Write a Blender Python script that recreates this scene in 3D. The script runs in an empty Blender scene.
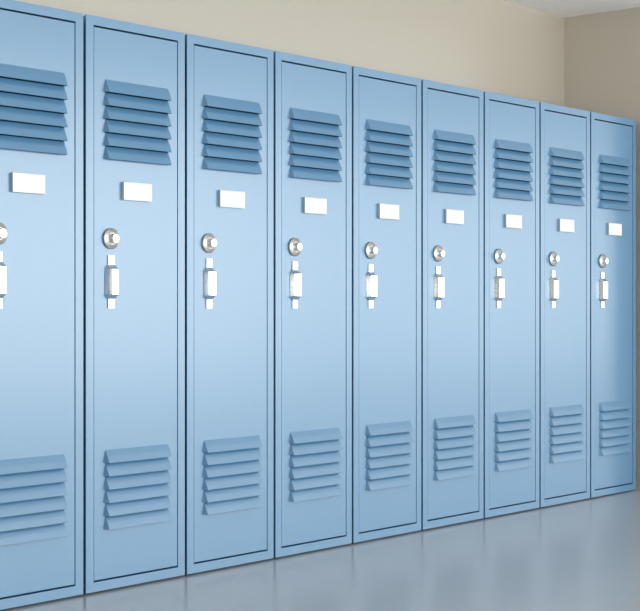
import bpy, bmesh, math
from mathutils import Vector

S = bpy.context.scene
COL = S.collection

# ------------------------------------------------------------------ camera
F = 1516.0
cam_data = bpy.data.cameras.new('camera')
cam_data.sensor_fit = 'HORIZONTAL'
cam_data.sensor_width = 36.0
cam_data.lens = F / 640.0 * 36.0
cam_data.shift_y = 0.0016
cam = bpy.data.objects.new('camera', cam_data)
COL.objects.link(cam)
cam.location = (-3.120, -3.586, 0.897)
cam.rotation_euler = (math.radians(90), 0, math.radians(-49.85))
S.camera = cam

# ------------------------------------------------------------------ light
W = bpy.data.worlds.new('world')
S.world = W
W.use_nodes = True
W.node_tree.nodes['Background'].inputs[0].default_value = (0.93, 0.96, 1.0, 1)
W.node_tree.nodes['Background'].inputs[1].default_value = 1.0

def area(name, loc, rot, sx, sy, watts, color):
    l = bpy.data.lights.new(name, 'AREA')
    l.shape = 'RECTANGLE'; l.size = sx; l.size_y = sy
    l.energy = watts; l.color = color
    o = bpy.data.objects.new(name, l); COL.objects.link(o)
    o.location = loc; o.rotation_euler = rot
    return o

XL, XR, YF = -7.0, 12.0, -4.9          # far sides of the hall
Z0W, Z1W = 0.18, 2.32                  # window band
P2 = math.pi / 2
XW0 = -3.5                             # the window band starts here
BAYS = ((XW0, 1.5, 3.3), (1.6, 6.4, 2.9), (6.5, 11.8, 1.85))      # x from, x to, radiance
for x0, x1, rad in BAYS:
    area('window_light_front', ((x0 + x1) / 2, YF - 0.05, (Z0W + Z1W) / 2), (P2, 0, 0), x1 - x0, Z1W - Z0W,
         rad * math.pi * (x1 - x0) * (Z1W - Z0W), (0.945, 1.0, 0.985))
area('window_light_side', (XR + 0.05, (YF - 0.6) / 2, (Z0W + Z1W) / 2), (P2, 0, P2), abs(YF) - 1.0, Z1W - Z0W,
     1.2 * math.pi * (abs(YF) - 1.0) * (Z1W - Z0W), (0.945, 1.0, 0.985))

S.view_settings.view_transform = 'Standard'
S.view_settings.look = 'None'
S.view_settings.exposure = 0.0
S.view_settings.gamma = 1.0
S.view_settings.use_curve_mapping = False

# ------------------------------------------------------------------ materials
def mat(name, color, rough, metal=0.0, spec=0.5, bump=0.0, scale=200.0, var=0.0, coat=0.0):
    m = bpy.data.materials.new(name); m.use_nodes = True
    nt = m.node_tree; b = nt.nodes['Principled BSDF']
    b.inputs['Base Color'].default_value = (*color, 1)
    b.inputs['Roughness'].default_value = rough
    b.inputs['Metallic'].default_value = metal
    b.inputs['Specular IOR Level'].default_value = spec
    b.inputs['Coat Weight'].default_value = coat
    tc = nt.nodes.new('ShaderNodeTexCoord')
    n = nt.nodes.new('ShaderNodeTexNoise'); n.inputs['Scale'].default_value = scale
    n.inputs['Detail'].default_value = 3
    nt.links.new(tc.outputs['Object'], n.inputs['Vector'])
    if bump:
        bp = nt.nodes.new('ShaderNodeBump'); bp.inputs['Strength'].default_value = bump
        bp.inputs['Distance'].default_value = 0.001
        nt.links.new(n.outputs['Fac'], bp.inputs['Height'])
        nt.links.new(bp.outputs['Normal'], b.inputs['Normal'])
    if var:
        mx = nt.nodes.new('ShaderNodeMix'); mx.data_type = 'RGBA'
        mx.inputs[6].default_value = (*[c * (1 - var) for c in color], 1)
        mx.inputs[7].default_value = (*[min(1, c * (1 + var)) for c in color], 1)
        nt.links.new(n.outputs['Fac'], mx.inputs[0])
        nt.links.new(mx.outputs[2], b.inputs['Base Color'])
    return m

M_BLUE = mat('blue_enamel', (0.100, 0.255, 0.435), 0.27, spec=1.0)
M_BLUE.node_tree.nodes['Principled BSDF'].inputs['IOR'].default_value = 1.7
M_CHROME = mat('polished_steel', (0.90, 0.89, 0.87), 0.18, metal=1.0)
M_DIAL = mat('brushed_steel', (0.56, 0.52, 0.49), 0.36, metal=1.0)
M_KNOB = mat('knob_steel', (0.88, 0.85, 0.82), 0.25, metal=1.0)
M_HOLDER = mat('plate_steel', (0.66, 0.65, 0.63), 0.4, metal=0.6)
M_CARD = mat('white_card', (0.92, 0.91, 0.89), 0.5)
M_WALL = mat('beige_paint', (0.555, 0.48, 0.388), 0.27, spec=0.9, bump=0.03, scale=60, var=0.012)
M_WALL.node_tree.nodes['Principled BSDF'].inputs['IOR'].default_value = 2.0
M_CEIL = mat('ceiling_paint', (0.97, 0.94, 0.89), 0.85, spec=0.2)
M_FLOOR = mat('polished_floor', (0.42, 0.43, 0.455), 0.24, spec=0.9, var=0.03, scale=3)
M_FOOT = mat('dark_rubber', (0.03, 0.035, 0.04), 0.7)

# ------------------------------------------------------------------ helpers
def mesh_obj(name, bm, m, parent=None, bevel=0.0, seg=2, smooth=False):
    bmesh.ops.recalc_face_normals(bm, faces=bm.faces[:])
    me = bpy.data.meshes.new(name); bm.to_mesh(me); bm.free()
    me.materials.append(m)
    if smooth:
        for p in me.polygons: p.use_smooth = True
    o = bpy.data.objects.new(name, me); COL.objects.link(o)
    if parent: o.parent = parent
    if bevel:
        bv = o.modifiers.new('bevel', 'BEVEL'); bv.width = bevel; bv.segments = seg
        bv.limit_method = 'ANGLE'; bv.angle_limit = math.radians(30)
    return o

def box(bm, x0, x1, y0, y1, z0, z1):
    v = [bm.verts.new((x, y, z)) for x in (x0, x1) for y in (y0, y1) for z in (z0, z1)]
    for f in ((0, 1, 3, 2), (4, 6, 7, 5), (0, 4, 5, 1), (2, 3, 7, 6), (0, 2, 6, 4), (1, 5, 7, 3)):
        bm.faces.new([v[i] for i in f])

def structure(name, boxes, m, label=None):
    bm = bmesh.new()
    for b in boxes: box(bm, *b)
    o = mesh_obj(name, bm, m)
    o['kind'] = 'structure'
    if label:
        o['label'] = label
    return o

# ------------------------------------------------------------------ setting
CW = 0.4406                # locker pitch
YB = 0.425                 # back wall
XW = 3.557                 # right wall
YS = -0.155                # where the right wall turns away
ZC = 2.361                 # ceiling
T = 0.12
structure('floor', [(XL, XR, YF, YB, -0.1, 0)], M_FLOOR, 'smooth glossy grey floor')
structure('ceiling', [(XL, XR, YF, YB, ZC, ZC + 0.1)], M_CEIL, 'plain off-white ceiling')
structure('wall_back', [(XL, XW + T, YB, YB + T, -0.1, ZC + 0.1)], M_WALL, 'beige painted wall behind the lockers')
structure('wall_right', [(XW, XW + T, YS + T, YB, 0, ZC), (XW, XR, YS, YS + T, 0, ZC)], M_WALL, 'beige painted wall at the right end of the lockers')
structure('wall_left', [(XL - T, XL, YF - T, YB + T, -0.1, ZC + 0.1)], M_WALL)
structure('wall_front', [(XL, XR, YF - T, YF, -0.1, Z0W), (XL, XR, YF - T, YF, Z1W, ZC + 0.1), (XL, XW0, YF - T, YF, Z0W, Z1W), (1.5, 1.6, YF - T, YF, Z0W, Z1W), (6.4, 6.5, YF - T, YF, Z0W, Z1W), (11.8, XR, YF - T, YF, Z0W, Z1W)], M_WALL)
structure('wall_side', [(XR, XR + T, YF, YS + T, -0.1, Z0W), (XR, XR + T, YF, YS + T, Z1W, ZC + 0.1)], M_WALL)

# ------------------------------------------------------------------ locker
H = 1.801
GAP = 0.0108
D = 0.410
LIFT = 0.003               # feet lift everything but the base
ZB = 0.0035
FX = 0.0395                # door edge measured from the pitch line
ZD0, ZD1 = 0.0385, 1.7665
VL, VR = 0.0862, 0.3575
VENTS = ((1.608, 0.0421), (0.4432, 0.0417))
NS = 6
P = 0.0182                 # how far the louvres stand out

def locker_body(parent):
    bm = bmesh.new()
    x0, x1 = GAP / 2, CW - GAP / 2
    g = 0.0028; gz = 0.0054
    a0, a1, b0, b1 = FX - g, CW - FX + g, ZD0 - gz, ZD1 + gz
    def ring(y, xa, xb, za, zb):
        return [bm.verts.new(p) for p in ((xa, y, za), (xb, y, za), (xb, y, zb), (xa, y, zb))]
    # front frame lip folded back to side walls, set back to darken the gaps
    e = 0.012
    r1 = ring(0, x0, x1, ZB, H); r2 = ring(0, a0, a1, b0, b1)
    r3 = ring(0.03, a0, a1, b0, b1); r4 = ring(0.03, x0 + e + .002, x1 - e - .002, ZB + .002, H - .002)
    r5 = ring(D - .002, x0 + e + .002, x1 - e - .002, ZB + .002, H - .002); r6 = ring(D, x0 + e, x1 - e, ZB, H)
    r7 = ring(0.004, x0, x1, ZB, H); r8 = ring(0.004, x0 + e, x1 - e, ZB, H)
    for p, q in ((r1, r2), (r2, r3), (r3, r4), (r4, r5), (r1, r7)):
        for i in range(4):
            j = (i + 1) % 4
            bm.faces.new((p[i], p[j], q[j], q[i]))
    for i in (0, 2):
        bm.faces.new((r7[i], r7[i + 1], r8[i + 1], r6[i + 1], r6[i], r8[i]))
    for i, j in ((1, 2), (3, 0)):
        bm.faces.new((r8[i], r8[j], r6[j], r6[i]))
    bm.faces.new((r7[1], r7[2], r8[2], r8[1])); bm.faces.new((r7[3], r7[0], r8[0], r8[3]))
    bm.faces.new(r5); bm.faces.new(r6)
    return mesh_obj('body', bm, M_BLUE, parent, bevel=0.0013, seg=2)

def locker_door(parent):
    bm = bmesh.new()
    xs = [FX, VL, VR, CW - FX]
    zs = [ZD0]
    for zt, p in reversed(VENTS):
        zs += [zt - p * NS + 0.004, zt - 0.001]
    zs.append(ZD1)
    y0, y1 = 0.0008, 0.018
    fr = [[bm.verts.new((x, y0, z)) for z in zs] for x in xs]
    bk = [[bm.verts.new((x, y1, z)) for z in zs] for x in xs]
    hole = lambda i, j: i == 1 and j in (1, 3)
    inside = lambda i, j: 0 <= i < 3 and 0 <= j < 5 and not hole(i, j)
    for i in range(3):
        for j in range(5):
            if hole(i, j): continue
            for g in (fr, bk):
                bm.faces.new((g[i][j], g[i + 1][j], g[i + 1][j + 1], g[i][j + 1]))
            for (di, dj, a, b) in ((-1, 0, (i, j), (i, j + 1)), (1, 0, (i + 1, j), (i + 1, j + 1)),
                                   (0, -1, (i, j), (i + 1, j)), (0, 1, (i, j + 1), (i + 1, j + 1))):
                if not inside(i + di, j + dj):
                    bm.faces.new((fr[a[0]][a[1]], fr[b[0]][b[1]], bk[b[0]][b[1]], bk[a[0]][a[1]]))
    return mesh_obj('door', bm, M_BLUE, parent, bevel=0.0009, seg=2)

def louver_vent(parent, zt, pitch):
    bm = bmesh.new()
    for k in range(NS):
        a = zt - k * pitch; b = a - 0.0402
        fl = 0.0095
        TL = bm.verts.new((VL - .0005, 0, a)); TR = bm.verts.new((VR + .0005, 0, a))
        ML = bm.verts.new((VL - .0005, -P * 0.55, (a + b) / 2)); MR = bm.verts.new((VR + .0005, -P * 0.55, (a + b) / 2))
        BL = bm.verts.new((VL, -P, b)); BR = bm.verts.new((VR, -P, b))
        CL = bm.verts.new((VL - fl, 0.0006, b + .001)); CR = bm.verts.new((VR + fl, 0.0006, b + .001))
        bm.faces.new((TL, TR, MR, ML)); bm.faces.new((ML, MR, BR, BL))
        bm.faces.new((TL, ML, BL, CL)); bm.faces.new((TR, CR, BR, MR))
    bmesh.ops.recalc_face_normals(bm, faces=bm.faces[:])
    # outward normals
    for f in bm.faces:
        if f.normal.y > 0: f.normal_flip()
    me = bpy.data.meshes.new('louver_vent'); bm.to_mesh(me); bm.free()
    me.materials.append(M_BLUE)
    o = bpy.data.objects.new('louver_vent', me); COL.objects.link(o); o.parent = parent
    s = o.modifiers.new('sheet', 'SOLIDIFY'); s.thickness = 0.0016; s.offset = -1
    return o

def frustum(bm, a, b):
    """two closed loops of equal count joined, capped"""
    va = [bm.verts.new(p) for p in a]; vb = [bm.verts.new(p) for p in b]
    n = len(a)
    for i in range(n):
        bm.faces.new((va[i], va[(i + 1) % n], vb[(i + 1) % n], vb[i]))
    bm.faces.new(va); bm.faces.new(vb)

def handle(parent):
    cx = 0.1085
    bm = bmesh.new(); gx = cx - 0.0012
    zA, zB = 1.0290, 0.9145        # base ends of the grip
    fA, fB = 1.0130, 0.9300        # front ends of the grip
    box(bm, cx - .0133, cx + .0133, -0.0035, 0.001, 0.8875, 1.0560)
    def loop(y, hwt, hws, za, zs_a, zs_b, zb):
        return [(gx - hwt, y, za), (gx + hwt, y, za), (gx + hws, y, zs_a), (gx + hws, y, zs_b),
                (gx + hwt, y, zb), (gx - hwt, y, zb), (gx - hws, y, zs_b), (gx - hws, y, zs_a)]
    L0 = loop(0.0002, .0135, .0255, zA, fA, fB, zB)
    L1 = loop(-0.0180, .0160, .0190, fA, fA - .002, fB + .002, fB)
    L2 = loop(-0.0232, .0120, .0130, fA - .001, fA - .003, fB + .003, fB + .001)
    loops = [[bm.verts.new(p) for p in L] for L in (L0, L1, L2)]
    for p, q in zip(loops, loops[1:]):
        for i in range(8):
            bm.faces.new((p[i], p[(i + 1) % 8], q[(i + 1) % 8], q[i]))
    bm.faces.new(loops[0]); bm.faces.new(loops[-1])
    return mesh_obj('handle', bm, M_CHROME, parent, bevel=0.0005, seg=1)

def lathe_y(bm, cx, cz, prof, n=40):
    """profile of (radius, y); axis along y"""
    rings = []
    for r, y in prof:
        rings.append([bm.verts.new((cx + r * math.cos(2 * math.pi * i / n), y, cz + r * math.sin(2 * math.pi * i / n))) for i in range(n)])
    for p, q in zip(rings, rings[1:]):
        for i in range(n):
            j = (i + 1) % n
            bm.faces.new((p[i], p[j], q[j], q[i]))
    bm.faces.new(rings[0]); bm.faces.new(rings[-1])

def combination_lock(parent):
    cx, cz = 0.1070, 1.1080
    bm = bmesh.new()
    lathe_y(bm, cx, cz, [(.0316, 0.0006), (.0328, -.0010), (.0328, -.0050), (.0314, -.0066), (.0280, -.0082), (.0274, -.0078),
                         (.0200, -.0108), (.0190, -.0092), (.0165, -.0092)])
    o = mesh_obj('combination_lock', bm, M_DIAL, parent, bevel=0.0)
    bm = bmesh.new()
    n = 40
    lathe_y(bm, cx, cz, [(.0165, -.0088), (.0160, -.0115), (.0150, -.0125), (.0148, -.0245), (.0134, -.0262)], n)
    k = mesh_obj('lock_knob', bm, M_KNOB, o)
    return o

def name_plate(parent):
    x0, x1, z0, z1 = 0.1545, 0.2770, 1.2325, 1.2900
    bm = bmesh.new()
    t = 0.0035; yf = -0.0100; yc = -0.0092
    o_f = [bm.verts.new(p) for p in ((x0, yf, z0), (x1, yf, z0), (x1, yf, z1), (x0, yf, z1))]
    i_f = [bm.verts.new(p) for p in ((x0 + t, yf, z0 + t), (x1 - t, yf, z0 + t), (x1 - t, yf, z1 - t), (x0 + t, yf, z1 - t))]
    i_b = [bm.verts.new((v.co.x, yc + .001, v.co.z)) for v in i_f]
    o_b = [bm.verts.new((v.co.x, 0.0006, v.co.z)) for v in o_f]
    for p, q in ((o_f, i_f), (i_f, i_b), (o_f, o_b)):
        for i in range(4):
            j = (i + 1) % 4
            bm.faces.new((p[i], p[j], q[j], q[i]))
    bm.faces.new(i_b); bm.faces.new(o_b)
    o = mesh_obj('name_plate', bm, M_HOLDER, parent, bevel=0.0006, seg=1)
    bm = bmesh.new()
    box(bm, x0 + t, x1 - t, yc - .0004, yc + .0008, z0 + t, z1 - t)
    c = mesh_obj('name_card', bm, M_CARD, o)
    c['label'] = 'blank white card'
    return o

def make_locker():
    r = bpy.data.objects.new('locker', None); COL.objects.link(r)
    r.empty_display_size = 0.2
    locker_body(r)
    bm = bmesh.new()
    box(bm, GAP / 2 + .020, CW - GAP / 2 - .020, 0.016, D - .01, 0, ZB + LIFT + .0002)
    mesh_obj('base', bm, M_FOOT, r)
    d = locker_door(r)
    for zt, p in VENTS: louver_vent(d, zt, p)
    handle(d)
    combination_lock(r)
    name_plate(r)
    for p in r.children_recursive:
        if p.type == 'MESH' and not p.name.startswith('base'):
            for v in p.data.vertices: v.co.z += LIFT
    r['category'] = 'locker'
    r['group'] = 'row of blue lockers'
    return r

def copy_tree(o, parent=None):
    c = o.copy(); COL.objects.link(c); c.parent = parent
    for ch in [x for x in bpy.data.objects if x.parent == o]:
        copy_tree(ch, c)
    return c

LABELS = [
    'light blue locker cut off by the left edge of the photo, nearest of the row',
    'light blue locker second from the left, nearest one seen whole',
    'light blue locker third from the left in the row',
    'light blue locker fourth from the left in the row',
    'light blue locker in the middle of the row, fifth from either end',
    'light blue locker sixth from the left, fourth from the right wall',
    'light blue locker third from the right end of the row, below the wall corner',
    'light blue locker second from the right end of the row',
    'light blue locker at the right end, beside the beige wall, half in its shade',
]
proto = make_locker()
for i in range(9):
    o = proto if i == 0 else copy_tree(proto)
    o.location = ((i - 1) * CW, 0, 0)
    o['label'] = LABELS[i]
